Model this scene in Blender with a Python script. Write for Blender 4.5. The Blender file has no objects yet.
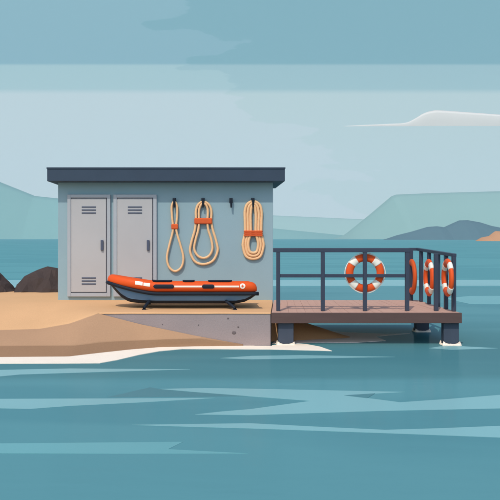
import bpy, bmesh, math, random
from mathutils import Vector, Matrix, noise
random.seed(7)
PI = math.pi
S = bpy.context.scene
COL = S.collection

# ------------------------------------------------------------------ measure
F, CX, CY, EYE = 660.0, 210.0, 238.5, 1.13      # metres; quay top is z = 0
WATER = -0.50

def at(px, py, y):
    return Vector(((px - CX) / F * y, y, EYE - (py - CY) / F * y))
def on_z(px, py, z):
    y = F * (EYE - z) / (py - CY)
    return Vector(((px - CX) / F * y, y, z))
def X(px, y):
    return (px - CX) / F * y
def Z(py, y):
    return EYE - (py - CY) / F * y

# ------------------------------------------------------------------ colours
def lin(c):
    c = c / 255.0
    return c / 12.92 if c <= 0.04045 else ((c + 0.055) / 1.055) ** 2.4
def L(r, g, b):
    return (lin(r), lin(g), lin(b))

def mat(name, rgb, rough=0.8, spec=0.2, var=0.06, scale=3.0, bump=0.0, bscale=60.0, detail=5.0,
        speck=0.0, stretch=(1, 1, 1)):
    """Procedural material: base colour with slow and fine noise variation, plus a fine bump."""
    m = bpy.data.materials.new(name)
    m.use_nodes = True
    nt = m.node_tree
    n, l = nt.nodes, nt.links
    bs = n['Principled BSDF']
    bs.inputs['Roughness'].default_value = rough
    bs.inputs['Specular IOR Level'].default_value = spec
    geo = n.new('ShaderNodeNewGeometry')
    mp = n.new('ShaderNodeMapping')
    mp.inputs['Scale'].default_value = stretch
    l.new(geo.outputs['Position'], mp.inputs['Vector'])
    nz = n.new('ShaderNodeTexNoise')
    nz.inputs['Scale'].default_value = scale
    nz.inputs['Detail'].default_value = detail
    l.new(mp.outputs[0], nz.inputs['Vector'])
    cr = n.new('ShaderNodeValToRGB')
    cr.color_ramp.elements[0].position = 0.28
    cr.color_ramp.elements[1].position = 0.72
    cr.color_ramp.elements[0].color = tuple(c * (1 - var) for c in rgb) + (1,)
    cr.color_ramp.elements[1].color = tuple(min(1, c * (1 + var)) for c in rgb) + (1,)
    l.new(nz.outputs['Fac'], cr.inputs['Fac'])
    out = cr.outputs['Color']
    if speck:
        n2 = n.new('ShaderNodeTexNoise')
        n2.inputs['Scale'].default_value = bscale
        n2.inputs['Detail'].default_value = 3
        l.new(geo.outputs['Position'], n2.inputs['Vector'])
        mr = n.new('ShaderNodeMapRange')
        mr.inputs['From Min'].default_value = 0.3
        mr.inputs['From Max'].default_value = 0.7
        mr.inputs['To Min'].default_value = 1 - speck
        mr.inputs['To Max'].default_value = 1 + speck
        l.new(n2.outputs['Fac'], mr.inputs['Value'])
        mx = n.new('ShaderNodeMix')
        mx.data_type = 'RGBA'
        mx.blend_type = 'MULTIPLY'
        mx.inputs['Factor'].default_value = 1
        l.new(out, mx.inputs[6])
        l.new(mr.outputs[0], mx.inputs[7])
        out = mx.outputs[2]
    l.new(out, bs.inputs['Base Color'])
    if bump:
        n3 = n.new('ShaderNodeTexNoise')
        n3.inputs['Scale'].default_value = bscale
        n3.inputs['Detail'].default_value = 4
        l.new(mp.outputs[0], n3.inputs['Vector'])
        b = n.new('ShaderNodeBump')
        b.inputs['Strength'].default_value = bump
        b.inputs['Distance'].default_value = 0.01
        l.new(n3.outputs['Fac'], b.inputs['Height'])
        l.new(b.outputs[0], bs.inputs['Normal'])
    return m

M = {
    'wall':   mat('painted_wall', L(146, 169, 174), .75, .2, .03, 1.6, .12, 90, speck=.015),
    'roof':   mat('roof_metal', L(56, 69, 83), .6, .25, .05, 2.5, .06, 60),
    'steel':  mat('locker_steel', L(180, 176, 173), .55, .25, .025, 2.2, .04, 80),
    'frame':  mat('locker_frame_steel', L(170, 172, 174), .55, .25, .03, 2.2, .04, 80),
    'slot':   mat('slot_dark', L(82, 88, 104), .6, .2, .05, 8),
    'gap':    mat('gap_dark', L(122, 124, 135), .8, .1, .05, 8),
    'navy':   mat('navy_rubber', L(21, 30, 42), .6, .25, .06, 6, .05, 120),
    'rail':   mat('railing_paint', L(58, 65, 79), .5, .3, .05, 5, .06, 110),
    'pile':   mat('pile_paint', L(67, 74, 86), .7, .2, .08, 4, .15, 60, stretch=(1, 1, .3)),
    'orange': mat('orange_vinyl', L(224, 86, 34), .5, .12, .03, 3, .03, 90),
    'ring':   mat('orange_buoy', L(231, 89, 39), .5, .12, .03, 6, .03, 90),
    'ringshade': mat('shaded_orange_buoy', L(208, 86, 34), .65, .2, .06, 8, .05, 90),  # darker copy of the buoy orange: shade on the far ring painted in
    'band':   mat('orange_webbing', L(218, 96, 50), .7, .15, .05, 14, .2, 220),
    'white':  mat('white_vinyl', L(244, 233, 215), .55, .2, .02, 6),
    'hull':   mat('grey_hull', L(96, 131, 163), .55, .25, .04, 4, .03, 70),
    'rope':   mat('tan_rope', L(241, 192, 142), .85, .1, .05, 16, .25, 260),
    'deck':   mat('deck_boards', L(195, 154, 134), .8, .15, .05, 3, .2, 50, stretch=(6, .5, 1)),
    'beam':   mat('deck_beam', L(94, 74, 69), .8, .15, .07, 3, .2, 50, stretch=(.6, 1, 6)),
    'conc':   mat('concrete', L(156, 140, 136), .9, .1, .05, 1.8, .35, 55, speck=.05),
    'pit':   mat('dark_pit', L(112, 100, 98), .9, .1, .06, 20),  # dark of the pits in the concrete, put on as flat coloured bumps
    'rock':   mat('dark_rock', L(72, 61, 57), .9, .1, .10, 2.2, .5, 22, speck=.06),
    'foam':   mat('sea_foam', L(247, 231, 209), .9, .1, .03, 5, .3, 40),
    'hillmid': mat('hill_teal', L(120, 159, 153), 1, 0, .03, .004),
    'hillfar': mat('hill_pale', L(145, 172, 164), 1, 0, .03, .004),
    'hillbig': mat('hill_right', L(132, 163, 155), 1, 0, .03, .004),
    'island': mat('island_slate', L(87, 114, 121), 1, 0, .04, .01),
    'islet':  mat('sandstone', L(187, 140, 104), 1, 0, .05, .05),
    'foamdeck':   mat('pale_foam', L(240, 230, 218), .95, .05, .04, 2, .2, 40),  # foam patch under the deck, coloured close to the open foam
    'cloud':  mat('cloud_white', L(214, 209, 199), 1, 0, .02, .004),
}

# ------------------------------------------------------------------ helpers
def wloc(p):
    v = Vector((0, 0, 0))
    while p is not None:
        v += p.location
        p = p.parent
    return v

def obj(name, bm, m=None, parent=None, origin=None, local=False, smooth=False):
    """Link a bmesh as ONE mesh object; geometry is given in world space unless local."""
    me = bpy.data.meshes.new(name)
    bmesh.ops.recalc_face_normals(bm, faces=bm.faces[:])
    if smooth:
        for f in bm.faces:
            f.smooth = True
    bm.to_mesh(me)
    bm.free()
    if m is not None:
        me.materials.append(m)
    o = bpy.data.objects.new(name, me)
    COL.objects.link(o)
    if parent is not None:
        o.parent = parent
        if not local:
            me.transform(Matrix.Translation(-wloc(parent)))
    elif origin is not None:
        if not local:
            me.transform(Matrix.Translation(-Vector(origin)))
        o.location = origin
    return o

def thing(name, loc, label, cat, group=None):
    o = bpy.data.objects.new(name, None)
    o.empty_display_size = .2
    COL.objects.link(o)
    o.location = loc
    return tag(o, label, cat, group)

def tag(o, label, cat, group=None, kind=None):
    o['label'] = label
    o['category'] = cat
    if group:
        o['group'] = group
    if kind:
        o['kind'] = kind
    return o

def setting(o, kind='structure', label=None, cat=None):
    o['kind'] = kind
    if label:
        o['label'] = label
        o['category'] = cat
    return o

def box(bm, x0, x1, y0, y1, z0, z1, bev=0.0, seg=2):
    g = bmesh.ops.create_cube(bm, size=1)
    for v in g['verts']:
        v.co = Vector((x0 + (v.co.x + .5) * (x1 - x0), y0 + (v.co.y + .5) * (y1 - y0), z0 + (v.co.z + .5) * (z1 - z0)))
    if bev:
        es = list({e for v in g['verts'] for e in v.link_edges})
        bmesh.ops.bevel(bm, geom=es, offset=bev, segments=seg, affect='EDGES', profile=.5)
    return bm

def bar(bm, a, b, w, h=None, bev=.004):
    """Square bar from a to b."""
    h = h or w
    a, b = Vector(a), Vector(b)
    d = b - a
    g = bmesh.ops.create_cube(bm, size=1)
    up = Vector((0, 0, 1)) if abs(d.normalized().z) < .9 else Vector((0, 1, 0))
    s = d.normalized().cross(up).normalized()
    u = s.cross(d.normalized())
    for v in g['verts']:
        c = v.co.copy()
        v.co = a + d * (c.y + .5) + s * c.x * w + u * c.z * h
    es = list({e for v in g['verts'] for e in v.link_edges})
    if bev:
        bmesh.ops.bevel(bm, geom=es, offset=bev, segments=2, affect='EDGES', profile=.5)
    return bm

def smoothpts(pts, n, closed=False):
    """Catmull-Rom through pts, n samples per span."""
    P = [Vector(p) for p in pts]
    k = len(P)
    out = []
    for i in range(k if closed else k - 1):
        if closed:
            a, b, c, d = P[i - 1], P[i], P[(i + 1) % k], P[(i + 2) % k]
        else:
            a, b, c, d = P[max(i - 1, 0)], P[i], P[i + 1], P[min(i + 2, k - 1)]
        for j in range(n):
            t = j / n
            out.append(.5 * ((2 * b) + (c - a) * t + (2 * a - 5 * b + 4 * c - d) * t * t + (3 * b - a - 3 * c + d) * t ** 3))
    if not closed:
        out.append(P[-1])
    return out

def tube(bm, pts, r, seg=10, closed=False, lobes=0, twist=0.0, flat=1.0):
    """Sweep a circle (or a twisted lobed section, for rope) along pts."""
    n = len(pts)
    rings = []
    T0 = None
    N = None
    s = 0
    for i, p in enumerate(pts):
        if closed:
            t = (pts[(i + 1) % n] - pts[i - 1]).normalized()
        else:
            t = (pts[min(i + 1, n - 1)] - pts[max(i - 1, 0)]).normalized()
        if N is None:
            N = t.orthogonal().normalized()
        else:
            N = (N - t * N.dot(t)).normalized()
        B = t.cross(N)
        if i:
            s += (pts[i] - pts[i - 1]).length
        rr = r(i / max(1, n - 1)) if callable(r) else r
        ring = []
        for k in range(seg):
            a = 2 * PI * k / seg
            q = rr
            if lobes:
                q = rr * (.86 + .16 * abs(math.cos(lobes / 2 * (a + twist * s))))
            ring.append(bm.verts.new(p + (N * math.cos(a) + B * math.sin(a) * flat) * q))
        rings.append(ring)
    m = n if closed else n - 1
    for i in range(m):
        A, C = rings[i], rings[(i + 1) % n]
        off = 0
        if closed and i == n - 1:
            best = min(range(seg), key=lambda o: (A[0].co - C[o].co).length)
            off = best
        for k in range(seg):
            bm.faces.new((A[k], A[(k + 1) % seg], C[(k + 1 + off) % seg], C[(k + off) % seg]))
    if not closed:
        bm.faces.new(rings[0][::-1])
        bm.faces.new(rings[-1])
    return bm

def sheet(bm, poly, z, thick=.004, sub=0.0):
    """A thin slab with the outline poly (list of world points) lying at height z."""
    vs = [bm.verts.new((p.x, p.y, z)) for p in poly]
    f = bm.faces.new(vs)
    g = bmesh.ops.extrude_face_region(bm, geom=[f])
    for v in [e for e in g['geom'] if isinstance(e, bmesh.types.BMVert)]:
        v.co.z -= thick
    return bm

# ================================================================== SETTING
# ---- water
WATER_A, WATER_B = (86, 138, 143), (92, 144, 148)
SHORE_REFL, FARW = (.76, .80, .80), (1.03, 1.12, 1.10)
def make_water():
    bm = bmesh.new()
    xs = [-3200, -900, -200, -60, -25, -12, -8, -4, 0, 4, 8, 12, 25, 60, 200, 900, 3200]
    ys = [-60, -10, 0, 3, 6, 9, 12, 16, 22, 30, 45, 80, 200, 600, 1500, 2880]
    V = [[bm.verts.new((x, y, WATER)) for x in xs] for y in ys]
    for j in range(len(ys) - 1):
        for i in range(len(xs) - 1):
            bm.faces.new((V[j][i], V[j][i + 1], V[j + 1][i + 1], V[j + 1][i]))
    m = bpy.data.materials.new('sea_water')
    m.use_nodes = True
    nt = m.node_tree
    n, l = nt.nodes, nt.links
    n.remove(n['Principled BSDF'])
    df = n.new('ShaderNodeBsdfDiffuse')
    gl = n.new('ShaderNodeBsdfGlossy')
    gl.inputs['Roughness'].default_value = .16
    mixs = n.new('ShaderNodeMixShader')
    lw = n.new('ShaderNodeLayerWeight')          # a choppy sea never mirrors fully, even at a grazing view
    lw.inputs['Blend'].default_value = .5
    def mth(op, a, b=0.0, c=None):
        k = n.new('ShaderNodeMath')
        k.operation = op
        for i, v in enumerate((a, b) if c is None else (a, b, c)):
            if isinstance(v, (int, float)):
                k.inputs[i].default_value = v
            else:
                l.new(v, k.inputs[i])
        return k.outputs[0]
    fac = mth('MULTIPLY_ADD', mth('POWER', lw.outputs['Facing'], 5.0), .10, .02)
    l.new(fac, mixs.inputs['Fac'])
    l.new(df.outputs[0], mixs.inputs[1])
    l.new(gl.outputs[0], mixs.inputs[2])
    l.new(mixs.outputs[0], n['Material Output'].inputs['Surface'])
    geo = n.new('ShaderNodeNewGeometry')
    mp = n.new('ShaderNodeMapping')
    mp.inputs['Scale'].default_value = (.10, .45, 1)
    l.new(geo.outputs['Position'], mp.inputs['Vector'])
    nz = n.new('ShaderNodeTexNoise')
    nz.inputs['Scale'].default_value = 1.0
    nz.inputs['Detail'].default_value = 3
    l.new(mp.outputs[0], nz.inputs['Vector'])
    cr = n.new('ShaderNodeValToRGB')
    e = cr.color_ramp.elements
    e[0].position, e[1].position = .46, .54
    e[0].color = L(*WATER_A) + (1,)
    e[1].color = L(*WATER_B) + (1,)
    l.new(nz.outputs['Fac'], cr.inputs['Fac'])
    # quay and beach reflection painted as a darker nearshore tint; paler water further out
    sp = n.new('ShaderNodeSeparateXYZ')
    l.new(geo.outputs['Position'], sp.inputs[0])
    yw = mth('MULTIPLY_ADD', nz.outputs['Fac'], .7, sp.outputs['Y'])
    ytint = n.new('ShaderNodeValToRGB')
    l.new(mth('DIVIDE', yw, 40), ytint.inputs['Fac'])
    q = ytint.color_ramp.elements
    q[0].position, q[0].color = 0, (1, 1, 1, 1)
    q[1].position, q[1].color = 1, FARW + (1,)
    for p, c in ((7.9 / 40, (1, 1, 1)), (8.2 / 40, SHORE_REFL), (10.4 / 40, SHORE_REFL), (14 / 40, (1, 1, 1)), (22 / 40, (1, 1, 1)), (24 / 40, FARW)):
        k = q.new(p)
        k.color = c + (1,)
    mx = n.new('ShaderNodeMix')
    mx.data_type = 'RGBA'
    mx.blend_type = 'MULTIPLY'
    mx.inputs['Factor'].default_value = 1
    l.new(cr.outputs[0], mx.inputs[6])
    l.new(ytint.outputs[0], mx.inputs[7])
    l.new(mx.outputs[2], df.inputs['Color'])
    mp2 = n.new('ShaderNodeMapping')
    mp2.inputs['Scale'].default_value = (1.2, 4.5, 1)
    l.new(geo.outputs['Position'], mp2.inputs['Vector'])
    n2 = n.new('ShaderNodeTexNoise')
    n2.inputs['Scale'].default_value = 1.4
    n2.inputs['Detail'].default_value = 4
    l.new(mp2.outputs[0], n2.inputs['Vector'])
    b = n.new('ShaderNodeBump')
    b.inputs['Strength'].default_value = .08
    b.inputs['Distance'].default_value = .05
    l.new(n2.outputs['Fac'], b.inputs['Height'])
    l.new(b.outputs[0], df.inputs['Normal'])
    l.new(b.outputs[0], gl.inputs['Normal'])
    setting(obj('water', bm, m))
make_water()

# ---- thin sheets on the water, with light reflections painted in as colour
M['streak'] = mat('light_streak', L(129, 177, 177), .35, .15, .03, .5, .1, 8)
M['streaklow'] = mat('light_streak_faint', L(107, 165, 166), .35, .15, .03, .5, .1, 8)
M['darkstreak'] = mat('dark_reflection', L(83, 130, 134), .5, .15, .04, .6)  # dark reflections on the water, painted as sheet colour
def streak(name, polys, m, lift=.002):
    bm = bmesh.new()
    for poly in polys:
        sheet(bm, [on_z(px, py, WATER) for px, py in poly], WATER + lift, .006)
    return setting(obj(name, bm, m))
streak('reflection_streak', [[(-30, 371), (0, 370), (70, 368.6), (190, 369.4), (70, 373), (20, 374.6), (0, 376.5), (-30, 377)]], M['streak'])
streak('reflection_streak', [[(-30, 399.6), (0, 399), (110, 398.6), (215, 398), (150, 402), (70, 406), (30, 409), (0, 408.4), (-30, 408)]], M['streak'])
streak('reflection_streak', [[(160, 389), (205, 388.2), (250, 388.8), (330, 390.5), (405, 392), (345, 395.3), (400, 402.4), (450, 399), (500, 395),
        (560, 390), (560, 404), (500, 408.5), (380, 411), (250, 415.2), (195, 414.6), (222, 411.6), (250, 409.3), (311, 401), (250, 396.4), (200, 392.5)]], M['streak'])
streak('reflection_streak', [[(132, 425), (250, 423.4), (320, 427), (385, 430), (440, 428.4), (500, 426), (560, 423), (560, 441), (500, 437.6), (390, 433.4), (250, 428.5), (195, 427)]], M['streak'])
streak('reflection_streak', [[(-30, 444), (0, 443.6), (183, 442), (168, 449.4), (248, 453.6), (120, 453.8), (0, 453.4), (-30, 453.6)]], M['streaklow'])
streak('reflection_streak', [[(220, 358.2), (252, 356), (300, 355.2), (395, 357), (300, 358.6), (252, 359.4)]], M['streak'])
streak('reflection_streak', [[(429, 348.2), (442, 346.2), (459, 346.2), (498, 348.3), (452, 349.8)]], M['streak'])
streak('reflection_streak', [[(200, 280.2), (700, 279.6), (700, 285.6), (200, 286)]], M['streak'])
streak('reflection_streak', [[(444, 298.4), (470, 296), (700, 295.4), (700, 306), (470, 304)]], M['streaklow'])
streak('reflection_streak', [[(-60, 280.4), (8, 280), (40, 280.2), (30, 288), (-60, 288)]], M['streak'])
streak('reflection_streak', [[(107, 397.2), (150, 387.4), (160, 389.2), (200, 392.6), (250, 396.2), (200, 396.8)]], M['darkstreak'], .001)
streak('reflection_streak', [[(344, 395.6), (375, 393.6), (367, 398.4)]], M['darkstreak'], .0035)

# ---- hills, islands (solid ridges standing far out)
def ridge(name, prof, y, m, depth, n=120, rough=.012):
    """A ridge whose crest follows prof (px, py) at distance y, falling to the water in front and behind."""
    bm = bmesh.new()
    P = [(X(px, y), Z(py, y)) for px, py in prof]
    x0, x1 = P[0][0], P[-1][0]
    def crest(x):
        for (a, za), (b, zb) in zip(P, P[1:]):
            if a <= x <= b:
                return za + (zb - za) * (x - a) / (b - a)
        return P[-1][1]
    xs = sorted(set([x0 + (x1 - x0) * i / n for i in range(n + 1)] + [p[0] for p in P]))
    prof_d = [(-1, 0), (-.75, .3), (-.45, .66), (-.18, .92), (0, 1), (.3, .8), (.7, .35), (1, 0)]
    hmax = max(p[1] for p in P) - WATER
    rows = []
    for x in xs:
        h = max(0, crest(x) - WATER)
        row = []
        for d, k in prof_d:
            w = noise.noise(Vector((x / (y * .03), d * 3, y))) * rough * hmax if 0 < k < 1 else 0
            row.append(bm.verts.new((x, y + d * depth * (.35 + .65 * h / hmax), WATER - .3 + (h + .3) * k + w * min(1, h / hmax * 3))))
        rows.append(row)
    for A, B in zip(rows, rows[1:]):
        for k in range(len(A) - 1):
            bm.faces.new((A[k], A[k + 1], B[k + 1], B[k]))
    return obj(name, bm, m, smooth=name != 'islet')

setting(ridge('hill', [(60, 203), (160, 210), (273, 215.4), (363, 219.3), (430, 221.5), (560, 226)], 2500, M['hillfar'], 160))
setting(ridge('hill', [(-220, 150), (-110, 152), (-50, 164), (0, 182), (35, 196), (58, 198.4), (120, 203), (200, 216), (273, 228.4), (345, 235.5), (356, 239)], 2000, M['hillmid'], 220))
setting(ridge('hill', [(335, 239.2), (345, 234.5), (370, 214.3), (391, 196.5), (396, 194.6), (430, 193.2), (500, 191.2), (580, 187), (700, 181)], 1650, M['hillbig'], 200))
setting(ridge('island', [(383, 239.9), (396, 235.5), (412, 231.5), (427, 227), (437, 226.2), (444, 227.2), (452, 223.5), (459, 220.4), (468, 220.2), (480, 222.3), (492, 226), (500, 227.5), (530, 231), (560, 239.9)], 900, M['island'], 50, rough=.03))
setting(ridge('islet', [(475.5, 241.3), (481, 237.6), (489, 236), (493, 232.6), (495.5, 231), (502, 231.4), (512, 229), (530, 232), (548, 241.3)], 420, M['islet'], 14, rough=.02))

# ---- cloud, a long flat-bottomed bank far beyond
def cloud():
    y = 3600
    bm = bmesh.new()
    prof = [(344, 126.1), (365, 124.9), (392, 123.7), (406, 122.6), (415, 118.5), (423, 113.6), (431, 111), (440, 110.3), (470, 112.4),
            (500, 114.6), (540, 118), (600, 126)]
    rows = []
    pp = smoothpts([(a, b, 0) for a, b in prof], 6)
    for p in pp:
        zt, zb = Z(min(p.y, 126.0), y), Z(126.3, y)
        h = zt - zb
        x = X(p.x, y)
        dy = 2 + h * .1
        rows.append([bm.verts.new(c) for c in ((x, y - dy, zb), (x, y - dy * .9, zb + h * .4), (x, y - dy * .5, zb + h * .82),
                                               (x, y, zt), (x, y + dy * .6, zb + h * .85), (x, y + dy, zb + h * .5))])
    for A, B in zip(rows, rows[1:]):
        for k in range(6):
            bm.faces.new((A[k], A[(k + 1) % 6], B[(k + 1) % 6], B[k]))
    bm.faces.new(rows[0])
    bm.faces.new(rows[-1])
    for r, q in zip(rows, rows[1:]):
        for k in (0, 5):
            e = bm.edges.get((r[k], q[k]))
            if e:
                e.smooth = False
    setting(obj('cloud', bm, M['cloud'], smooth=True))
cloud()

# ---- beach: back sand level with the quay top, and the bank that slips under the water
QY = 10.0                                        # front face of the quay
def quay_right(y):                               # right edge of the quay runs slightly outward
    return .918 + (1.158 - .918) * min(1, (y - QY) / 2.13)
def sand_material():
    m = mat('beach_sand', L(219, 171, 124), .95, .05, .035, 1.2, .25, 45, speck=.03)
    nt = m.node_tree
    n, l = nt.nodes, nt.links
    bs = n['Principled BSDF']
    src = bs.inputs['Base Color'].links[0].from_socket
    a = n.new('ShaderNodeAttribute')
    a.attribute_name = 'moisture'
    cr = n.new('ShaderNodeValToRGB')
    cr.color_ramp.interpolation = 'LINEAR'
    e = cr.color_ramp.elements
    e[0].position, e[0].color = 0, (1, 1, 1, 1)
    e[1].position, e[1].color = 1, L(196, 190, 188) + (1,)
    wet = tuple(.9 * a / b for a, b in zip(L(166, 133, 108), L(232, 186, 143)))
    damp = tuple(.9 * a / b for a, b in zip(L(198, 160, 131), L(232, 186, 143)))
    e[1].color = wet + (1,)
    e[1].position = .515
    for p, c in ((.243, (1, 1, 1)), (.257, damp), (.49, damp)):
        k = e.new(p)
        k.color = c + (1,)
    l.new(a.outputs['Fac'], cr.inputs['Fac'])
    mx = n.new('ShaderNodeMix')
    mx.data_type = 'RGBA'
    mx.blend_type = 'MULTIPLY'
    mx.inputs['Factor'].default_value = 1
    l.new(src, mx.inputs[6])
    l.new(cr.outputs[0], mx.inputs[7])
    l.new(mx.outputs[2], bs.inputs['Base Color'])
    return m
M['sand'] = sand_material()

def lerp_table(T, x):
    if x <= T[0][0]:
        return Vector(T[0][1])
    for (a, p), (b, q) in zip(T, T[1:]):
        if a <= x <= b:
            t = (x - a) / (b - a)
            return Vector(p).lerp(Vector(q), t)
    return Vector(T[-1][1])

def make_beach():
    bm = bmesh.new()
    lay = bm.verts.layers.float.new('moisture')
    def V(x, y, z, w):
        v = bm.verts.new((x, y, z))
        v[lay] = w
        return v
    # tables over px of (x-independent) values: waterline y, wet edge (y, z), dry edge (y, z)
    tC = [(-300, (9.02, WATER, 0)), (0, (9.02, WATER, 0)), (68, (9.06, WATER, 0)), (100, (9.36, WATER, 0)), (130, (9.64, WATER, 0)), (160, (9.86, WATER, 0)), (195, (9.93, WATER, 0)), (243, (9.985, WATER, 0))]
    tB = [(-300, (9.32, -.39, 0)), (0, (9.31, -.387, 0)), (75, (9.34, -.384, 0)), (100, (9.55, -.372, 0)), (140, (9.83, -.383, 0)), (200, (9.965, -.375, 0)), (243, (9.99, -.47, 0))]
    tA = [(-300, (9.95, -.25, 0)), (0, (9.90, -.243, 0)), (40, (9.86, -.218, 0)), (70, (9.80, -.13, 0)), (80, (9.84, -.082, 0)), (90, (9.915, -.035, 0)), (99, (9.986, -.004, 0)),
          (105, (9.987, -.03, 0)), (140, (9.992, -.166, 0)), (195, (9.996, -.34, 0)), (243, (9.999, -.475, 0))]
    cols = [-300, -200, -120, -60, -30] + list(range(-15, 244, 6)) + [243]
    bank = []
    for px in cols:
        C, B, A = lerp_table(tC, px), lerp_table(tB, px), lerp_table(tA, px)
        row = []
        U = Vector((C.x - .55, -.72, 0))
        wallside = px >= 99
        stops = [(U, 1.0), (C, .85), (C.lerp(B, .5), .7), (B, .50)]
        # damp strip from wet edge up to the dry edge
        wA = .25 if not wallside else .27
        if px > 195:
            wA = .5
        for t in (.25, .5, .75, 1):
            stops.append((B.lerp(A, t), .50 + (wA - .50) * t))
        for i, (p, w) in enumerate(stops):
            y, z = p.x, p.y
            x = X(px, y)
            k = noise.noise(Vector((x * 1.7, y * 4, 3.3)))
            if 1 < i < len(stops) - 1:
                z += .006 * k
            row.append(V(x, y, z, w))
        bank.append((px, row))
    for (pa, A), (pb, B) in zip(bank, bank[1:]):
        for k in range(len(A) - 1):
            bm.faces.new((A[k], B[k], B[k + 1], A[k + 1]))
    # back sand: starts at the dry edge (left) or at the lip of the quay (right)
    back = []
    cols2 = [c for c, _ in bank if c <= 96] + list(range(99, 264, 8)) + [270]
    idx = {c: r for c, r in bank}
    for px in cols2:
        if px <= 96:
            first = idx[px][-1]
            y0, z0, x0 = first.co.y, first.co.z, first.co.x
        else:
            y0, z0 = QY - .014, (-.002 if px < 104 else 0)
            x0 = X(px, QY) if px < 270 else quay_right(QY)
            first = V(x0, y0, z0 - .0, 0.0)
        row = [first]
        for t in (.03, .1, .22, .36, .52, .68, .85, 1):
            y = y0 + (14.6 - y0) * t
            if px <= 96:
                z = z0 * (1 - min(1, t / max(.03, min(.36, .36 - (px - 40) / 53 * .33)))) ** 1.4
                x = X(px, y0) + (X(px, y) - X(px, y0)) * .55
            else:
                z = 0
                f = (px - 99) / (270 - 99)
                xa = X(96, y0) + (X(96, y) - X(96, y0)) * .55 + .05
                x = xa + (quay_right(y) - xa) * f
            if 0 < t < 1:
                z += .004 * noise.noise(Vector((x * 2.3, y * 2.3, .5)))
            row.append(V(x, y, z, .0))
        back.append(row)
        yy = 14.6
        for dy, z in ((.5, -.08), (1.2, -.30), (2.2, -.70)):
            row.append(V(row[8].co.x, yy + dy, z, .0 if z > -.2 else .4))
    for A, B in zip(back, back[1:]):
        for k in range(len(A) - 1):
            bm.faces.new((A[k], B[k], B[k + 1], A[k + 1]))
    # small lip folding down over the quay edge
    lip = [r[0] for r in back if r[0].co.y > QY - .03 and r[0].co.y < QY]
    low = [V(v.co.x, v.co.y + .004, -.012 - .006 * noise.noise(v.co * 3), 0) for v in lip]
    for i in range(len(lip) - 1):
        bm.faces.new((lip[i], lip[i + 1], low[i + 1], low[i]))
    o = obj('beach', bm, M['sand'])
    for p in o.data.polygons:
        p.use_smooth = True
    setting(o)
make_beach()

# sand spit running out under the deck
def make_spit():
    bm = bmesh.new()
    lay = bm.verts.layers.float.new('moisture')
    n = 24
    rows = []
    for i in range(n + 1):
        t = i / n
        x = .85 + (2.40 - .85) * t
        yf = 10.42 + .42 * t ** 1.2
        yb = 13.2 - 2.3 * t
        top = -.06 - .46 * t ** .9
        row = []
        for d, k in ((-.12, -.25), (0, 0), (.12, .45), (.3, .82), (.5, 1), (.75, .7), (1, -.2)):
            y = yf + (yb - yf) * d
            z = WATER + (top - WATER) * k + .006 * noise.noise(Vector((x * 3, y * 3, 1)))
            v = bm.verts.new((x, y, z))
            v[lay] = .0
            row.append(v)
        rows.append(row)
    for A, B in zip(rows, rows[1:]):
        for k in range(len(A) - 1):
            bm.faces.new((A[k], A[k + 1], B[k + 1], B[k]))
    setting(obj('sand_spit', bm, M['sand'], smooth=True))
make_spit()

# ---- foam
def foam():
    bm = bmesh.new()
    top = [(-60, 352), (0, 352), (60, 352), (90, 348), (120, 345), (150, 342), (200, 341), (262, 341)]
    bot = [(332, 351.2), (318, 350.7), (270, 349.6), (215, 349.3), (183, 349.2), (160, 351.4), (140, 355), (118, 360.2), (100, 363.4),
           (70, 363.6), (0, 363.8), (-60, 364)]
    edge = [(272, 345.5), (290, 344.3), (307, 344.6), (320, 347)]
    def P(c):
        return on_z(c[0], c[1], WATER)
    poly = [P(c) for c in top[:-1]]
    poly += [Vector((X(255, 10.0), 9.99, WATER)), Vector((.94, 9.985, WATER))]
    poly += [P(c) for c in edge + bot]
    sheet(bm, poly, WATER + .007, .012)
    setting(obj('shore_foam', bm, M['foam']), 'stuff', 'white strip of foam along the waterline of beach and quay', 'foam')
    bm = bmesh.new()
    poly = [(275, 341.6), (295, 341), (330, 331.2), (352, 332.6), (385, 334), (410, 333.6), (376, 336.6), (386, 341), (354, 342.8), (318, 342.6), (300, 343.6), (272, 344)]
    sheet(bm, [P(c) for c in poly], WATER + .004, .010)
    setting(obj('deck_foam', bm, M['foamdeck']))
foam()

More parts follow.
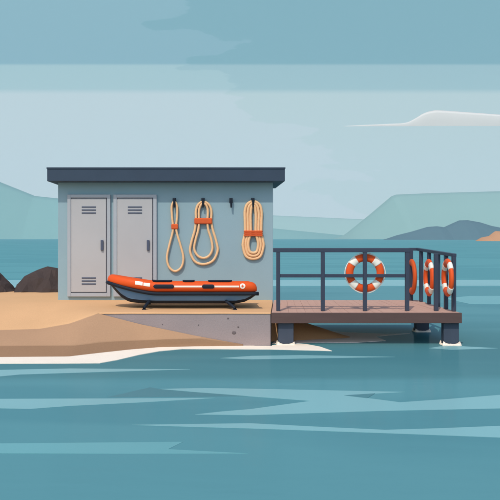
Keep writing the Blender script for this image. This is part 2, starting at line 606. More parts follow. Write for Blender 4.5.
# ================================================================== ROCKS
def boulder(prof, y, seed, label):
    """A broken rock: sections along its depth follow an angular outline (px, py), jittered into facets."""
    rnd = random.Random(seed)
    zb = -.16
    bm = bmesh.new()
    P = []
    for (p, q), (p2, q2) in zip(prof, prof[1:]):
        for t in (0, .5):
            P.append((p + (p2 - p) * t, q + (q2 - q) * t))
    P.append(prof[-1])
    n = len(P)
    xm = (X(P[0][0], y) + X(P[-1][0], y)) / 2
    rows = []
    for d, k, w in ((-.62, .06, .86), (-.52, .34, .95), (-.34, .68, .98), (-.14, .93, 1.0), (0, 1.0, 1.0), (.2, .86, .97), (.42, .5, .9), (.55, .05, .8)):
        row = []
        for i, (px, py) in enumerate(P):
            x, z = X(px, y), Z(py, y)
            e = 0 if d == 0 else 1
            j = Vector((rnd.uniform(-.05, .05), rnd.uniform(-.06, .06), rnd.uniform(-.05, .03))) * e
            x2 = xm + (x - xm) * w
            row.append(bm.verts.new((x2 + j.x, y + d + j.y, max(zb, zb + (z - zb) * k + j.z * min(1, (z - zb) * 3)))))
        rows.append(row)
    for A, B in zip(rows, rows[1:]):
        for i in range(n - 1):
            bm.faces.new((A[i], A[i + 1], B[i + 1], B[i]))
    bmesh.ops.triangulate(bm, faces=bm.faces[:])
    bmesh.ops.subdivide_edges(bm, edges=bm.edges[:], cuts=2, use_grid_fill=True)
    for v in bm.verts:
        v.co += Vector((1, 1, 1)) * .012 * noise.noise(v.co * 6 + Vector((seed, 0, 0)))
    o = obj('boulder', bm, M['rock'], origin=(xm, y, zb))
    return tag(o, label, 'boulder', 'boulders behind the sand')
boulder([(-34, 292), (-28, 279), (-14, 266), (-3, 270), (6, 278.5), (13, 286.5), (17, 292)], 14.3, 3, 'dark brown boulder cut off by the left edge, left of the one beside the shed')
boulder([(13, 291), (18, 283.5), (25.5, 275.5), (36, 270.5), (48, 266), (57, 268), (70, 272), (80, 282), (84, 291)], 14.4, 11, 'large dark brown boulder half hidden by the shed')

# ================================================================== QUAY
WY = 12.13                                       # plane of the shed's front wall
qb = bmesh.new()
def quay():
    t = thing('quay', (-.4, 11, -.5), 'grey concrete quay block with dark pit marks in its face, under the orange boat', 'quay')
    bm = bmesh.new()
    xl = X(100, QY)
    top, bot = -.006, -1.1
    P = [(xl, QY), (quay_right(QY), QY), (quay_right(WY), WY), (quay_right(14.4), 14.4), (xl, 14.4)]
    a = [bm.verts.new((x, y, bot)) for x, y in P]
    b = [bm.verts.new((x, y, top)) for x, y in P]
    bm.faces.new(a[::-1])
    bm.faces.new(b)
    for i in range(5):
        bm.faces.new((a[i], a[(i + 1) % 5], b[(i + 1) % 5], b[i]))
    es = [e for e in bm.edges if abs(e.verts[0].co.z - e.verts[1].co.z) > .5]
    bmesh.ops.bevel(bm, geom=es, offset=.012, segments=2, affect='EDGES', profile=.5)
    obj('block', bm, M['conc'], t)
    for px, py, r in ((162.5, 324.5, .010), (198.5, 325, .010), (228, 318.5, .016), (234, 332.8, .033), (238.3, 327, .015)):
        bm = bmesh.new()
        bmesh.ops.create_icosphere(bm, subdivisions=2, radius=1)
        c = at(px, py, QY)
        for v in bm.verts:
            k = 1 + .18 * noise.noise(v.co * 1.5 + Vector((px, py, 0)))
            v.co = c + Vector((v.co.x * r * k, v.co.y * .006, v.co.z * r * .85 * k))
        obj('pit_mark', bm, M['pit'], t, smooth=True)
quay()

# ================================================================== SHED
def shed():
    t = thing('shed', ((X(58, WY) + X(273, WY)) / 2, WY + 1.2, 0), 'blue grey storage shed with a flat dark roof standing on the quay', 'shed')
    xl, xr = X(58, WY), X(273, WY)
    yb = WY + 1.3
    zt = 2.17
    bm = bmesh.new()
    box(bm, xl, xr, WY, yb, -.02, zt, .006)
    obj('wall', bm, M['wall'], t)
    yf = WY - .267
    bm = bmesh.new()
    box(bm, X(47, yf), X(285, yf), yf, yb + .12, Z(181.2, yf), Z(168, yf), .008)
    r = obj('roof', bm, M['roof'], t)
    bm = bmesh.new()
    box(bm, X(46.6, yf), X(285.4, yf), yf - .012, yb + .132, Z(168.9, yf), Z(167.3, yf), .004)
    obj('roof_trim', bm, M['roof'], r)
    for px, py in ((174.4, 198.6), (203, 198.6), (231, 198.8), (252.8, 198.6)):
        bm = bmesh.new()
        c = at(px, py, WY)
        box(bm, c.x - .030, c.x + .030, WY - .014, WY - .002, c.z - .075, c.z + .012, .004)
        box(bm, c.x - .028, c.x + .028, WY - .084, WY - .010, c.z - .050, c.z + .002, .008)
        pts = smoothpts([(c.x, WY - .070, c.z - .03), (c.x, WY - .076, c.z - .08), (c.x, WY - .074, c.z - .13), (c.x + .002, WY - .078, c.z - .165)], 6)
        tube(bm, pts, lambda q: .021 - .006 * q, 10)
        obj('hook', bm, M['navy'], t, smooth=False)
shed()

def locker(px0, px1, label):
    y0, y1 = WY - .045, WY - .003
    xl, xr = X(px0, y0), X(px1, y0)
    zt, zb = Z(194.6, y0), Z(296.6, y0)
    t = thing('locker', ((xl + xr) / 2, (y0 + y1) / 2, zb), label, 'locker', 'steel lockers on the shed front')
    bm = bmesh.new()
    w = .062
    # a frame of four rails butted end to end, with a back sheet
    box(bm, xl, xl + w, y0, y1, zb, zt, .003)
    box(bm, xr - w, xr, y0, y1, zb, zt, .003)
    box(bm, xl + w, xr - w, y0, y1, zt - w * .9, zt, .003)
    box(bm, xl + w, xr - w, y0, y1, zb, zb + w * 1.05, .003)
    obj('frame', bm, M['frame'], t)
    bm = bmesh.new()
    box(bm, xl + w - .002, xr - w + .002, y1 - .006, y1 - .001, zb + .05, zt - .05)
    obj('back_sheet', bm, M['gap'], t)
    g = .016
    dl, dr, db, dt = xl + w + .006, xr - w - g, zb + w * 1.05 + g, zt - w * .9 - g
    yd = y0 + .006
    bm = bmesh.new()
    box(bm, dl, dr, yd, y1 - .01, db, dt, .006)
    d = obj('door', bm, M['steel'], t)
    cx = xl + (81.8 + 95.8 - 2 * 67.3) / 2 / F * y0
    for pys in ((207, 210, 213), (278, 281, 284)):
        bm = bmesh.new()
        for py in pys:
            z = Z(py, y0)
            box(bm, cx - .13, cx + .13, yd - .007, yd - .001, z - .012, z + .012, .003)
        obj('vent', bm, M['slot'], d)
    hx = xl + (102.1 - 67.3) / F * y0
    bm = bmesh.new()
    box(bm, hx - .024, hx + .024, yd - .034, yd - .001, Z(250.5, y0), Z(240, y0), .009)
    obj('handle', bm, M['slot'], d)
locker(67.3, 110.3, 'pale grey steel locker left of the other, with both its vents in view')
locker(113.4, 156.6, 'pale grey steel locker right of the other, its foot hidden by the orange boat')

# ================================================================== ROPES
def rope_loop(bm, pts2, y, r, closed=True, wob=.0):
    pts = [Vector((X(px, y), y + (p[0] if p else 0), Z(py, y))) for px, py, *p in pts2]
    sp = smoothpts(pts, 14, closed)
    tube(bm, sp, r, 12, closed, lobes=3, twist=70)
    return bm

def rope_binding(bm, px0, px1, py0, py1, y, dy, ribs=0):
    xl, xr = X(px0, y), X(px1, y)
    z1, z0 = Z(py0, y), Z(py1, y)
    k = max(1, ribs)
    for i in range(k):
        a = z0 + (z1 - z0) * i / k
        b = z0 + (z1 - z0) * (i + 1) / k
        box(bm, xl, xr, y - dy, y + dy, a + (.0015 if ribs else 0), b - (.0015 if ribs else 0), min(dy * .6, (b - a) * .45), 3)
    return bm

RY = WY - .040
def rope_one():
    t = thing('rope_coil', at(174.5, 200, RY), 'thin tan rope in a single long loop on the hook nearest the lockers', 'rope', 'ropes hanging on the shed wall')
    bm = bmesh.new()
    rope_loop(bm, [(174.4, 201.6), (177, 206), (177.2, 216), (176.2, 226), (176.9, 233), (180.4, 245), (183.4, 257.5), (181.4, 267),
                   (175.2, 271.2), (169.2, 267), (167, 257.5), (169.4, 245), (172.5, 233), (173, 226), (172, 216), (171.8, 206)], RY, .021)
    obj('rope', bm, M['rope'], t, smooth=True)
    bm = bmesh.new()
    rope_binding(bm, 171.2, 178.2, 224, 229.2, RY, .032)
    obj('binding', bm, M['band'], t)
rope_one()
def rope_two():
    t = thing('rope_coil', at(203, 200, RY), 'tan rope of two wide pear shaped loops held by an orange band', 'rope', 'ropes hanging on the shed wall')
    bm = bmesh.new()
    rope_loop(bm, [(203.3, 201.6), (208.8, 204.6), (211.4, 211), (211.3, 220), (212.6, 229), (216.4, 242), (217.6, 251), (213, 260.6), (203.7, 264.2),
                   (195, 261.4), (190.3, 252), (191.2, 243), (194.8, 230), (196, 220), (196, 211), (198.2, 204.6)], RY + .010, .023)
    rope_loop(bm, [(203.4, 203.4), (206.6, 206), (207.9, 212), (207.4, 222), (208.4, 230), (211.4, 240), (212.4, 249), (209.2, 255.6), (203.6, 258),
                   (197.9, 255.8), (194.3, 249), (195.6, 240), (198.3, 230), (199, 222), (198.9, 212), (200.4, 206)], RY - .004, .022)
    obj('rope', bm, M['rope'], t, smooth=True)
    bm = bmesh.new()
    rope_binding(bm, 194.3, 212.2, 218, 224, RY, .039)
    obj('binding', bm, M['band'], t)
rope_two()
def rope_three():
    t = thing('rope_coil', at(253, 200, RY), 'thick coil of many tan rope strands with a ribbed orange band', 'rope', 'ropes hanging on the shed wall')
    bm = bmesh.new()
    for w1, w2, tp, bt, dy in ((8.3, 10.2, 201.3, 258.8, .010), (5.5, 7.4, 203.2, 255.9, .000), (2.7, 4.9, 205.4, 252.9, -.008)):
        c = 253.2
        rope_loop(bm, [(c, tp), (c + w1 * .72, tp + 3), (c + w1, tp + 10), (c + w1 * .98, 222), (c + w1 * .98, 233), (c + w2 * .96, 241), (c + w2, 246.5), (c + w2 * .70, bt - w2 * .27), (c, bt),
                       (c - w2 * .70, bt - w2 * .27), (c - w2, 246.5), (c - w2 * .96, 241), (c - w1 * .98, 233), (c - w1 * .98, 222), (c - w1, tp + 10), (c - w1 * .72, tp + 3)], RY + dy, .0262)
    obj('rope', bm, M['rope'], t, smooth=True)
    bm = bmesh.new()
    rope_binding(bm, 243.8, 262.6, 230.4, 236.4, RY - .003, .044, ribs=3)
    obj('binding', bm, M['band'], t)
rope_three()

# ================================================================== BOAT
YN, YF = 10.55, 11.25
YM = (YN + YF) / 2
R = .0845
XB = -.86                                        # the bow begins to curve in here
def shear(v):                                    # the boat sits leaning a little away from the water
    return Vector((v.x, v.y, v.z - .052 * (v.y - 10.47)))
def plan(u):
    """u in 0..1 near stern -> bow, 1..2 bow -> far stern: centre of the tube and outward normal (plan)."""
    far = u > 1
    w = 2 - u if far else u
    Ls = .60 - XB
    arc = .95
    s = w * (Ls + arc)
    if s <= Ls:
        x, y = .60 - s, YN
        nx, ny = 0, -1
        q = 0
    else:
        a = (s - Ls) / arc * PI / 2
        x, y = XB - .745 * math.sin(a), YM - (YM - YN) * math.cos(a)
        nx, ny = -math.sin(a) / .745, -math.cos(a) / (YM - YN)
        k = math.hypot(nx, ny)
        nx, ny = nx / k, ny / k
        q = math.sin(a)
    z = .363 + .115 * (q ** 1.25) if q > 0 else .363
    if far:
        y, ny = 2 * YM - y, -ny
    return Vector((x, y, z)), Vector((nx, ny, 0)), q
def u_of_x(x):
    lo, hi = 0.0, 1.0
    for _ in range(40):
        m = (lo + hi) / 2
        if plan(m)[0].x > x:
            lo = m
        else:
            hi = m
    return (lo + hi) / 2
def surf(u, a, h):
    c, n, q = plan(u)
    return shear(c + (n * math.cos(a) + Vector((0, 0, 1)) * math.sin(a)) * (R + h))

def patch(bm, ga, gh=.004, sink=.006):
    """Solid patch hugging the tube. ga: grid[i][j] of (u, angle)."""
    top = [[bm.verts.new(surf(u, a, gh)) for u, a in r] for r in ga]
    low = [[bm.verts.new(surf(u, a, -sink)) for u, a in r] for r in ga]
    ni, nj = len(ga), len(ga[0])
    for i in range(ni - 1):
        for j in range(nj - 1):
            bm.faces.new((top[i][j], top[i + 1][j], top[i + 1][j + 1], top[i][j + 1]))
            bm.faces.new((low[i][j], low[i][j + 1], low[i + 1][j + 1], low[i + 1][j]))
    rim = [(i, 0) for i in range(ni)] + [(ni - 1, j) for j in range(1, nj)] + [(i, nj - 1) for i in range(ni - 2, -1, -1)] + [(0, j) for j in range(nj - 2, 0, -1)]
    for k in range(len(rim)):
        a, b = rim[k], rim[(k + 1) % len(rim)]
        bm.faces.new((top[a[0]][a[1]], top[b[0]][b[1]], low[b[0]][b[1]], low[a[0]][a[1]]))

def strip(bm, px0, px1, a0, a1, h, sink=.006, ni=16, nj=6, rounded=True):
    x0, x1 = X(px0, 10.47), X(px1, 10.47)
    u0, u1 = u_of_x(x1), u_of_x(x0)
    g = []
    for i in range(ni + 1):
        t = i / ni
        e = 1.0
        if rounded:
            d = min(t, 1 - t) * abs(x1 - x0)
            rr = abs(a1 - a0) * R / 2
            if d < rr:
                e = math.sqrt(max(.02, 1 - (1 - d / rr) ** 2))
        am = (a0 + a1) / 2
        g.append([(u0 + (u1 - u0) * t, am + (a1 - a0) * e * (j / nj - .5)) for j in range(nj + 1)])
    patch(bm, g, h, sink)

def boat():
    t = thing('inflatable_boat', (-.45, YM, 0), 'orange inflatable boat with a grey hull propped on short legs by the lockers', 'boat')
    # tube
    bm = bmesh.new()
    n = 120
    pts = []
    rings = []
    seg = 24
    for i in range(n + 1):
        u = 2 * i / n
        c, nn, q = plan(u)
        rings.append([bm.verts.new(surf(u, 2 * PI * k / seg, 0)) for k in range(seg)])
    def cap(ring, u, rev):
        c, nn, q = plan(u)
        prev = ring
        for dx, k, dz in ((.06, .97, -.002), (.10, .87, -.008), (.13, .68, -.02), (.147, .42, -.035)):
            new = []
            for v, a in zip(ring, [2 * PI * j / seg for j in range(seg)]):
                p = c + Vector((dx, 0, dz)) + (nn * math.cos(a) + Vector((0, 0, 1)) * math.sin(a)) * R * k
                new.append(bm.verts.new(shear(p)))
            for j in range(seg):
                bm.faces.new((prev[j], prev[(j + 1) % seg], new[(j + 1) % seg], new[j]))
            prev = new
        bm.faces.new(prev)
    for A, B in zip(rings, rings[1:]):
        for k in range(seg):
            bm.faces.new((A[k], A[(k + 1) % seg], B[(k + 1) % seg], B[k]))
    cap(rings[0], 0, 0)
    cap(rings[-1], 2, 1)
    obj('tube', bm, M['orange'], t, smooth=True)
    # rubbing strake
    bm = bmesh.new()
    pts = []
    pr = [Vector((.775, YN - .025, .253)), Vector((.70, YN - .032, .253))]
    for i in range(n + 1):
        u = 2 * i / n
        c, nn, q = plan(u)
        lift = q ** 2 * .062
        pts.append(shear(c + nn * (.034 + .052 * q ** 2) + Vector((0, 0, -.110 + lift))))
    far = [shear(Vector((.70, YF + .03, .253))), shear(Vector((.775, YF + .025, .253)))]
    tube(bm, [shear(p) for p in pr] + pts + far, .030, 12)
    obj('rubbing_strake', bm, M['navy'], t, smooth=True)
    # hull: grey sides, navy bottom
    def zk(x):
        T = [(-1.655, .395), (-1.61, .345), (-1.53, .262), (-1.45, .187), (-1.36, .132), (-1.27, .104), (-1.1, .090), (-1.0, .088), (.42, .088), (.56, .115), (.66, .165), (.745, .225)]
        if x <= T[0][0]:
            return T[0][1]
        for (a, p), (b, q) in zip(T, T[1:]):
            if a <= x <= b:
                return p + (q - p) * (x - a) / (b - a)
        return T[-1][1]
    def half(x):
        if x > XB:
            return .335
        s = min(.999, (XB - x) / .80)
        return max(.02, .335 * math.sqrt(1 - s * s))
    xs = [-1.655, -1.635, -1.61, -1.57, -1.53, -1.49, -1.45, -1.4, -1.34, -1.28, -1.2, -1.1, -1.0, -.86, -.6, -.3, 0, .25, .42, .5, .56, .62, .66, .7, .745]
    side = bmesh.new()
    bott = bmesh.new()
    SR, BR = [], []
    for x in xs:
        q = max(0, (XB - x) / .745)
        zt = .25 + .15 * min(1, q) ** 1.6
        k = zk(x)
        zt = max(zt, k + .012)
        zc = min(k + .052 + .02 * min(1, q), zt - .004)
        h = half(x)
        g = min(1, (zt - zc) / .1)
        prof = [(-h - .005, zt), (-h - .0, (zt + zc) / 2 + .004), (-h + .03 * g, zc)]
        row = [side.verts.new(shear(Vector((x, YM + a, z)))) for a, z in prof]
        row2 = [side.verts.new(shear(Vector((x, YM - a, z)))) for a, z in prof]
        SR.append((row, row2))
        pb = [(-h + .03 * g, zc), (-max(0, h - .05), (zc + k) / 2 - .006), (-max(0, h - .10), k + .002), (0, k - .0), (max(0, h - .10), k + .002), (max(0, h - .05), (zc + k) / 2 - .006), (h - .03 * g, zc)]
        BR.append([bott.verts.new(shear(Vector((x, YM + a, z)))) for a, z in pb])
    for (a, a2), (b, b2) in zip(SR, SR[1:]):
        for k in range(2):
            side.faces.new((a[k], a[k + 1], b[k + 1], b[k]))
            side.faces.new((a2[k + 1], a2[k], b2[k], b2[k + 1]))
        side.faces.new((a[0], b[0], b2[0], a2[0]))
    side.faces.new(SR[-1][0] + SR[-1][1][::-1])
    for A, B in zip(BR, BR[1:]):
        for k in range(6):
            bott.faces.new((A[k], A[k + 1], B[k + 1], B[k]))
    bott.faces.new(BR[-1])
    bott.faces.new(BR[0])
    obj('hull', side, M['hull'], t)
    obj('keel', bott, M['navy'], t)
    # transom and floor
    bm = bmesh.new()
    box(bm, .60, .64, YN + .07, YF - .07, .24, .40, .005)
    for v in bm.verts:
        v.co = shear(v.co)
    obj('transom', bm, M['hull'], t)
    bm = bmesh.new()
    box(bm, -.95, .595, YN + .06, YF - .06, .27, .29)
    for v in bm.verts:
        v.co = shear(v.co)
    obj('floor_panel', bm, M['hull'], t)
    # trim on the near tube
    for p0, p1 in ((153.4, 174.2), (202, 214.4)):
        bm = bmesh.new()
        strip(bm, p0, p1, math.radians(-17), math.radians(24), .012)
        obj('grab_pad', bm, M['navy'], t)
    for p0, p1 in ((174.2, 202.2), (214.2, 239.2)):
        bm = bmesh.new()
        strip(bm, p0, p1, math.radians(-5), math.radians(13), .003, rounded=False)
        obj('stripe', bm, M['white'], t)
    for p0, p1, a0, a1 in ((136, 143.2, -1, 40), (144, 150.2, -3, 33)):
        bm = bmesh.new()
        strip(bm, p0, p1, math.radians(a0), math.radians(a1), .003, rounded=False)
        obj('patch', bm, M['white'], t)
    # round badge: white disc with an orange plus
    def disc(r0, r1, h, m, parent, nm, cross=False):
        bm = bmesh.new()
        u0 = u_of_x(X(242.6, 10.47))
        Ls = (.60 - XB) + .95
        am = math.radians(9)
        def P(dx, dz):
            return (u0 - dx / Ls, am + dz / R)
        if cross:
            w, l = .0065, .021
            for (a, b) in ((l, w), (w, l)):
                patch(bm, [[P(-a + 2 * a * i / 4, -b + 2 * b * j / 4) for j in range(5)] for i in range(5)], h + (.0006 if a > b else 0), .004)
        else:
            N = 28
            g = []
            for i in range(N + 1):
                an = 2 * PI * i / N
                g.append([P(math.cos(an) * (r0 + (r1 - r0) * j), math.sin(an) * (r0 + (r1 - r0) * j)) for j in (0, 1)])
            patch(bm, g, h, .004)
            bmesh.ops.remove_doubles(bm, verts=bm.verts[:], dist=1e-5)
        return obj(nm, bm, m, parent)
    b = disc(.0004, .043, .004, M['white'], t, 'badge')
    disc(0, 0, .0065, M['ring'], b, 'plus_mark', True)
    # pads on top of the tube
    for p0, p1, h in ((151.8, 172, .026), (182.4, 194.6, .026), (208, 232.2, .024)):
        bm = bmesh.new()
        strip(bm, p0, p1, math.radians(58), math.radians(118), h, rounded=True)
        obj('top_pad', bm, M['navy'], t)
    # prop legs
    for x0, x1, y in ((X(149, 10.5), X(143.8, 10.43), 10.45), (X(226, 10.5), X(235.2, 10.43), 10.45), (X(149, 10.5), X(143.8, 10.43), 11.33), (X(226, 10.5), X(235.2, 10.43), 11.33)):
        bm = bmesh.new()
        near = y < 11
        yt = y + (.14 if near else -.14)
        zt = .125 if near else .08
        pts = [Vector((x0, yt, zt)), Vector((x0 + (x1 - x0) * .5, (yt + y) / 2, zt * .55 + .01)), Vector((x1, y, .022))]
        tube(bm, smoothpts(pts, 6), .025, 12)
        box(bm, x1 - .03, x1 + .03, y - .03, y + .03, -.004, .014, .006)
        obj('leg', bm, M['navy'], t, smooth=False)
boat()

# ================================================================== PIER
DX1 = X(462, 10.0)
def pier():
    t = thing('pier', (2.4, 11, WATER), 'timber pier deck with mauve boards and a dark edge beam on square piles', 'pier')
    yb = 12.13
    def left(y):
        return quay_right(y) + .014
    # boards run front to back
    bm = bmesh.new()
    nb = 22
    y0, y1 = QY + .042, yb
    for i in range(nb):
        f0, f1 = i / nb, (i + 1) / nb
        a0, a1 = left(y0) + (DX1 - .004 - left(y0)) * f0 + .0012, left(y0) + (DX1 - .004 - left(y0)) * f1 - .0012
        b0, b1 = left(y1) + (DX1 - .004 - left(y1)) * f0 + .0012, left(y1) + (DX1 - .004 - left(y1)) * f1 - .0012
        dz = random.uniform(-.0015, .0015)
        T = [bm.verts.new(c) for c in ((a0, y0, dz), (a1, y0, dz), (b1, y1, dz), (b0, y1, dz))]
        Bt = [bm.verts.new(c) for c in ((a0, y0, -.032), (a1, y0, -.032), (b1, y1, -.032), (b0, y1, -.032))]
        bm.faces.new(T)
        bm.faces.new(Bt[::-1])
        for k in range(4):
            bm.faces.new((T[k], Bt[k], Bt[(k + 1) % 4], T[(k + 1) % 4]))
    obj('decking', bm, M['deck'], t)
    bm = bmesh.new()
    box(bm, left(QY) - .004, DX1, QY, QY + .038, Z(323.3, QY), Z(313.2, QY) + .004, .004)
    obj('edge_beam', bm, M['beam'], t)
    bm = bmesh.new()
    box(bm, DX1 - .042, DX1 - .002, QY + .042, yb, -.15, -.036, .004)
    obj('edge_beam', bm, M['beam'], t)
    bm = bmesh.new()
    for y in (10.5, 11.2, 11.95):
        box(bm, left(y) + .03, DX1 - .046, y - .04, y + .04, -.145, -.036)
    obj('joist', bm, M['deck'], t)
    w, wd = .118, .06
    for px, y in ((286, 10.13), (451.5, 10.13), (284, 11.85), (422.6, 11.56)):
        x = X(px, y - wd)
        bm = bmesh.new()
        box(bm, x - w, x + w, y - wd, y + wd, WATER - .9, -.15 if y > 10.4 else -.149, .012)
        obj('pile', bm, M['pile'], t)
pier()

# foam collars where piles meet the water
def collar(px, y, label, seed):
    w, wd = .118, .06
    x = X(px, y - wd)
    bm = bmesh.new()
    n = 40
    rnd = random.Random(seed)
    inn, out, top = [], [], []
    for i in range(n):
        a = 2 * PI * i / n
        ca, sa = math.cos(a), math.sin(a)
        k = 1 / max(abs(ca), abs(sa))
        corner = (k - 1) / .414
        ri = w * k * .99
        ro = w * k + .020 + .012 * rnd.random() + .012 * corner
        h = .022 + .038 * corner ** 2 + .006 * rnd.random()
        f = wd / w
        inn.append(bm.verts.new((x + ca * ri, y + sa * ri * f, WATER - .01)))
        top.append(bm.verts.new((x + ca * (ri + .012), y + sa * (ri * f + .012), WATER + h)))
        out.append(bm.verts.new((x + ca * ro, y + sa * (ro - w * k + w * k * f), WATER - .005)))
    for i in range(n):
        j = (i + 1) % n
        bm.faces.new((inn[i], inn[j], top[j], top[i]))
        bm.faces.new((top[i], top[j], out[j], out[i]))
    setting(obj('pile_foam', bm, M['foam'], smooth=True), 'stuff', label, 'foam')
collar(286, 10.13, 'foam collar round the pile beside the quay', 1)
collar(451.5, 10.13, 'white foam collar round the pile at the outer front corner', 2)
collar(422.6, 11.56, 'shaded foam collar round the rear pile', 3)

# ================================================================== RAILINGS
FY = 10.29
def post(bm_parent, x, y, zt, z0=0.0, w=.058, name='post'):
    bm = bmesh.new()
    box(bm, x - w / 2, x + w / 2, y - w / 2, y + w / 2, z0 + .002, zt, .005)
    return obj(name, bm, M['rail'], bm_parent)

def front_rail():
    t = thing('railing', (X(343, FY), FY, 0), 'long navy front railing with a middle rail, from the shed to the gap', 'railing', 'railings on the pier')
    zt = Z(248.0, FY)
    zu = Z(252.2, FY)
    for px in (278.2, 322.8, 364.9, 407):
        post(t, X(px, FY), FY, zu - .001)
    bm = bmesh.new()
    box(bm, X(273.2, FY), X(409.4, FY), FY - .032, FY + .032, zu, zt, .006)
    obj('top_rail', bm, M['rail'], t)
    px = (278.2, 322.8, 364.9, 407)
    for a, b in zip(px, px[1:]):
        bm = bmesh.new()
        box(bm, X(a, FY) + .030, X(b, FY) - .030, FY - .022, FY + .022, Z(277.4, FY), Z(274.0, FY), .004)
        obj('mid_rail', bm, M['rail'], t)
front_rail()

SX = 3.78
def side_rail():
    t = thing('railing', (SX, 11.2, 0), 'navy side railing sloping along the outer edge of the deck, holding the edge-on lifebuoys', 'railing', 'railings on the pier')
    ya, yb_ = 10.24, 12.02
    za, zb_ = .872, .935
    def zr(y):
        return za + (zb_ - za) * (y - ya) / (yb_ - ya)
    for px, y in ((454, 10.235), (446, 10.57), (438, 10.94), (429, 11.39), (421, 11.82)):
        post(t, SX, y, zr(y) - .024)
    rc = 3.655
    post(t, rc, yb_, zb_ - .024, w=.07)
    bm = bmesh.new()
    bar(bm, (SX, 10.205, zr(10.205)), (SX, yb_ - .032, zr(yb_ - .032)), .064, .05)
    obj('top_rail', bm, M['rail'], t)
    bm = bmesh.new()
    bar(bm, (rc - .035, yb_, zb_), (SX + .032, yb_, zb_), .06, .05)
    obj('top_rail', bm, M['rail'], t)
    bm = bmesh.new()
side_rail()
gp = post(None, X(436, FY), FY, .895)
gp.name = 'gate_post'
tag(gp, 'lone navy post on the front edge of the deck between the two railings', 'post')

# ================================================================== LIFEBUOYS
def torus_part(bm, R0, a, b, t0, t1, n, seg=20, grow=0.0):
    full = abs(t1 - t0 - 2 * PI) < 1e-6
    rings = []
    for i in range(n if full else n + 1):
        th = t0 + (t1 - t0) * i / n
        rings.append([bm.verts.new(((R0 + (a + grow) * math.cos(f)) * math.cos(th), (b + grow) * math.sin(f), (R0 + (a + grow) * math.cos(f)) * math.sin(th)))
                      for f in [2 * PI * k / seg for k in range(seg)]])
    m = len(rings)
    for i in range(m if full else m - 1):
        A, B = rings[i], rings[(i + 1) % m]
        for k in range(seg):
            bm.faces.new((A[k], A[(k + 1) % seg], B[(k + 1) % seg], B[k]))
    if not full:
        bm.faces.new(rings[0][::-1])
        bm.faces.new(rings[-1])

def buoy(loc, rotz, label, R0=.242, a=.060, b=.038, bands=True, m='ring', rope=True):
    """Built in the XZ plane, facing -Y, hung at loc."""
    t = thing('lifebuoy', loc, label, 'lifebuoy', 'lifebuoys on the railings')
    t.rotation_euler = (0, 0, rotz)
    bm = bmesh.new()
    torus_part(bm, R0, a, b, 0, 2 * PI, 64)
    obj('ring', bm, M[m], t, local=True, smooth=True)
    if bands:
        for k in range(4):
            c = PI / 4 + k * PI / 2
            bm = bmesh.new()
            d = .052 / R0
            torus_part(bm, R0, a, b, c - d, c + d, 8, grow=.003)
            o = obj('band', bm, M['white'], t, local=True, smooth=True)
    if rope:
        bm = bmesh.new()
        pts = []
        for i in range(96):
            th = 2 * PI * i / 96
            q = abs(math.sin(2 * (th - PI / 4)))          # 0 at the bands, 1 between
            rr = R0 + a + .004 + .011 * q
            pts.append(Vector((rr * math.cos(th), -.004, rr * math.sin(th))))
        tube(bm, pts, .007, 8, True)
        obj('grab_rope', bm, M['white'], t, local=True, smooth=True)
    return t
buoy((X(365, 10.37), 10.37, Z(273, 10.37)), 0, 'orange and white lifebuoy facing the viewer behind the front railing')
for y, px, lab in ((11.12, 428.9, 'edge-on orange and white lifebuoy between the plain one and the corner one'),
                   (10.24, 447.6, 'edge-on orange and white lifebuoy nearest the outer corner post of the deck')):
    yy = y
    buoy((X(px, yy), yy, Z(277.6, yy)), math.radians(-90 - 6), lab, R0=.236 * yy / 10.24, rope=False, b=.036)
buoy((X(411.8, 11.93), 11.93, Z(276.8, 11.93)), math.radians(84.5), 'plain orange lifebuoy coloured as if shaded, half hidden by a front railing post', R0=.264, b=.036, bands=False, m='ringshade', rope=False)

# ================================================================== HAZE
HAZE = 0.00012
bm = bmesh.new()
box(bm, -3300, 3300, -70, 2900, WATER - 2.5, 330)
m = bpy.data.materials.new('sea_haze')
m.use_nodes = True
nt = m.node_tree
nt.nodes.remove(nt.nodes['Principled BSDF'])
pv = nt.nodes.new('ShaderNodeVolumePrincipled')
pv.inputs['Color'].default_value = (.90, .97, 1, 1)
pv.inputs['Density'].default_value = HAZE
nt.links.new(pv.outputs[0], nt.nodes['Material Output'].inputs['Volume'])
m.cycles.homogeneous_volume = True if hasattr(m.cycles, 'homogeneous_volume') else None
setting(obj('haze', bm, m), 'stuff')

# ================================================================== LIGHT
d = Vector((.42, 1, -1.4))
sun = bpy.data.lights.new('sun', 'SUN')
sun.energy = 2.0
sun.angle = math.radians(.5)
sun.color = (1, .955, .88)
so = bpy.data.objects.new('sun', sun)
so.rotation_euler = d.to_track_quat('-Z', 'Y').to_euler()
so.location = (-3, -10, 12)
COL.objects.link(so)
EL = math.atan2(-d.z, math.hypot(d.x, d.y))
ROT = math.atan2(-d.x, -d.y)

w = bpy.data.worlds.new('World')
S.world = w
w.use_nodes = True
nt = w.node_tree
n, l = nt.nodes, nt.links
bg = n['Background']
STR = .15
EXPO = .2
DIM = STR * 2 ** EXPO
bg.inputs['Strength'].default_value = STR
sky = n.new('ShaderNodeTexSky')
sky.sky_type = 'NISHITA'
sky.sun_disc = False
sky.sun_elevation = EL
sky.sun_rotation = ROT % (2 * PI)
sky.air_density = 1.2
sky.dust_density = 1.5
sky.ozone_density = 3.0
geo = n.new('ShaderNodeTexCoord')
sx = n.new('ShaderNodeSeparateXYZ')
l.new(geo.outputs['Generated'], sx.inputs[0])
def mth(op, a, b=None):
    k = n.new('ShaderNodeMath')
    k.operation = op
    for i, v in enumerate((a, b)):
        if v is None:
            continue
        if isinstance(v, (int, float)):
            k.inputs[i].default_value = v
        else:
            l.new(v, k.inputs[i])
    return k.outputs[0]
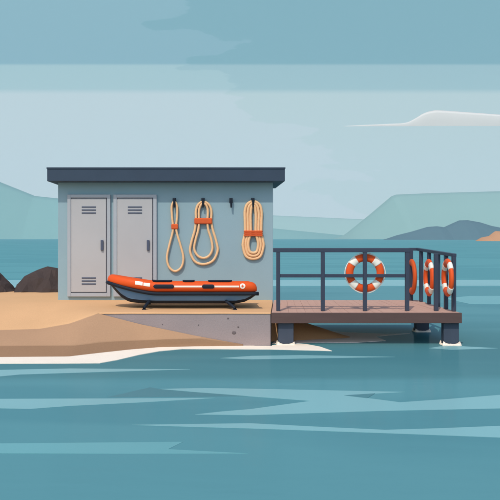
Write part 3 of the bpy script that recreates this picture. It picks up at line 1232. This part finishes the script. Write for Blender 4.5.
# straight-edged sheets of high stratus lying east-west over the sea: their edges are lines of constant z / y
yy = mth('MAXIMUM', sx.outputs['Y'], .02)
sl = mth('DIVIDE', sx.outputs['Z'], yy)
xl_ = mth('DIVIDE', sx.outputs['X'], yy)
cx_ = n.new('ShaderNodeCombineXYZ')
l.new(mth('MULTIPLY', xl_, .8), cx_.inputs[0])
l.new(mth('MULTIPLY', sl, 3.2), cx_.inputs[1])
nz = n.new('ShaderNodeTexNoise')
nz.inputs['Scale'].default_value = 4.5
nz.inputs['Detail'].default_value = 5
l.new(cx_.outputs[0], nz.inputs['Vector'])
def band(stops, name):
    r = n.new('ShaderNodeValToRGB')
    r.color_ramp.interpolation = 'LINEAR'
    e = r.color_ramp.elements
    e[0].position, e[0].color = stops[0][0], tuple(c / DIM for c in L(*stops[0][1])) + (1,)
    e[1].position, e[1].color = stops[-1][0], tuple(c / DIM for c in L(*stops[-1][1])) + (1,)
    for p, c in stops[1:-1]:
        k = e.new(p)
        k.color = tuple(q / DIM for q in L(*c)) + (1,)
    l.new(sl, r.inputs['Fac'])
    return r.outputs[0]
s1, s2 = (CY - 91.5) / F, (CY - 64.5) / F
A = band([(0, (192, 211, 218)), (s1 - .0006, (190, 211, 218)), (s1 + .0006, (165, 199, 207)), (s2 - .0006, (163, 198, 206)), (s2 + .0006, (134, 178, 193)), (.40, (138, 181, 195))], 'a')
B = band([(0, (186, 209, 214)), (s1 - .0006, (183, 208, 213)), (s1 + .0006, (156, 193, 202)), (s2 - .0006, (154, 191, 201)), (s2 + .0006, (125, 173, 187)), (.40, (127, 174, 188))], 'b')
mx = n.new('ShaderNodeMix')
mx.data_type = 'RGBA'
# torn cloud edge: paler to the left, bluer to the right, split by a ragged line
edge = mth('ADD', mth('ADD', xl_, mth('MULTIPLY', nz.outputs['Fac'], .75)), mth('MULTIPLY', sl, .9))
st = n.new('ShaderNodeMapRange')
st.inputs['From Min'].default_value = .622
st.inputs['From Max'].default_value = .632
l.new(edge, st.inputs['Value'])
l.new(st.outputs[0], mx.inputs['Factor'])
l.new(A, mx.inputs[6])
l.new(B, mx.inputs[7])
# above and behind, the clear physical sky
mk = n.new('ShaderNodeMapRange')
mk.inputs['From Min'].default_value = .42
mk.inputs['From Max'].default_value = .75
mk.inputs['To Min'].default_value = 1
mk.inputs['To Max'].default_value = 0
l.new(sl, mk.inputs['Value'])
front = n.new('ShaderNodeMapRange')
front.inputs['From Min'].default_value = .05
front.inputs['From Max'].default_value = .25
l.new(sx.outputs['Y'], front.inputs['Value'])
fac = mth('MULTIPLY', mk.outputs[0], front.outputs[0])
m2 = n.new('ShaderNodeMix')
m2.data_type = 'RGBA'
l.new(fac, m2.inputs['Factor'])
l.new(sky.outputs[0], m2.inputs[6])
l.new(mx.outputs[2], m2.inputs[7])
l.new(m2.outputs[2], bg.inputs['Color'])

# ================================================================== CAMERA
cd = bpy.data.cameras.new('camera')
cd.sensor_width = 36
cd.lens = F / 500 * 36
cd.shift_x = (250 - CX) / 500
cd.shift_y = -(250 - CY) / 500
cd.clip_start = .1
cd.clip_end = 20000
co = bpy.data.objects.new('camera', cd)
co.location = (0, 0, EYE)
co.rotation_euler = (PI / 2, 0, 0)
COL.objects.link(co)
S.camera = co

S.render.engine = 'CYCLES'
S.cycles.use_denoising = True
S.cycles.max_bounces = 8
S.cycles.diffuse_bounces = 6
S.cycles.volume_bounces = 1
S.view_settings.view_transform = 'Standard'
S.view_settings.look = 'None'
S.view_settings.exposure = EXPO
S.view_settings.gamma = 1
S.view_settings.use_curve_mapping = False
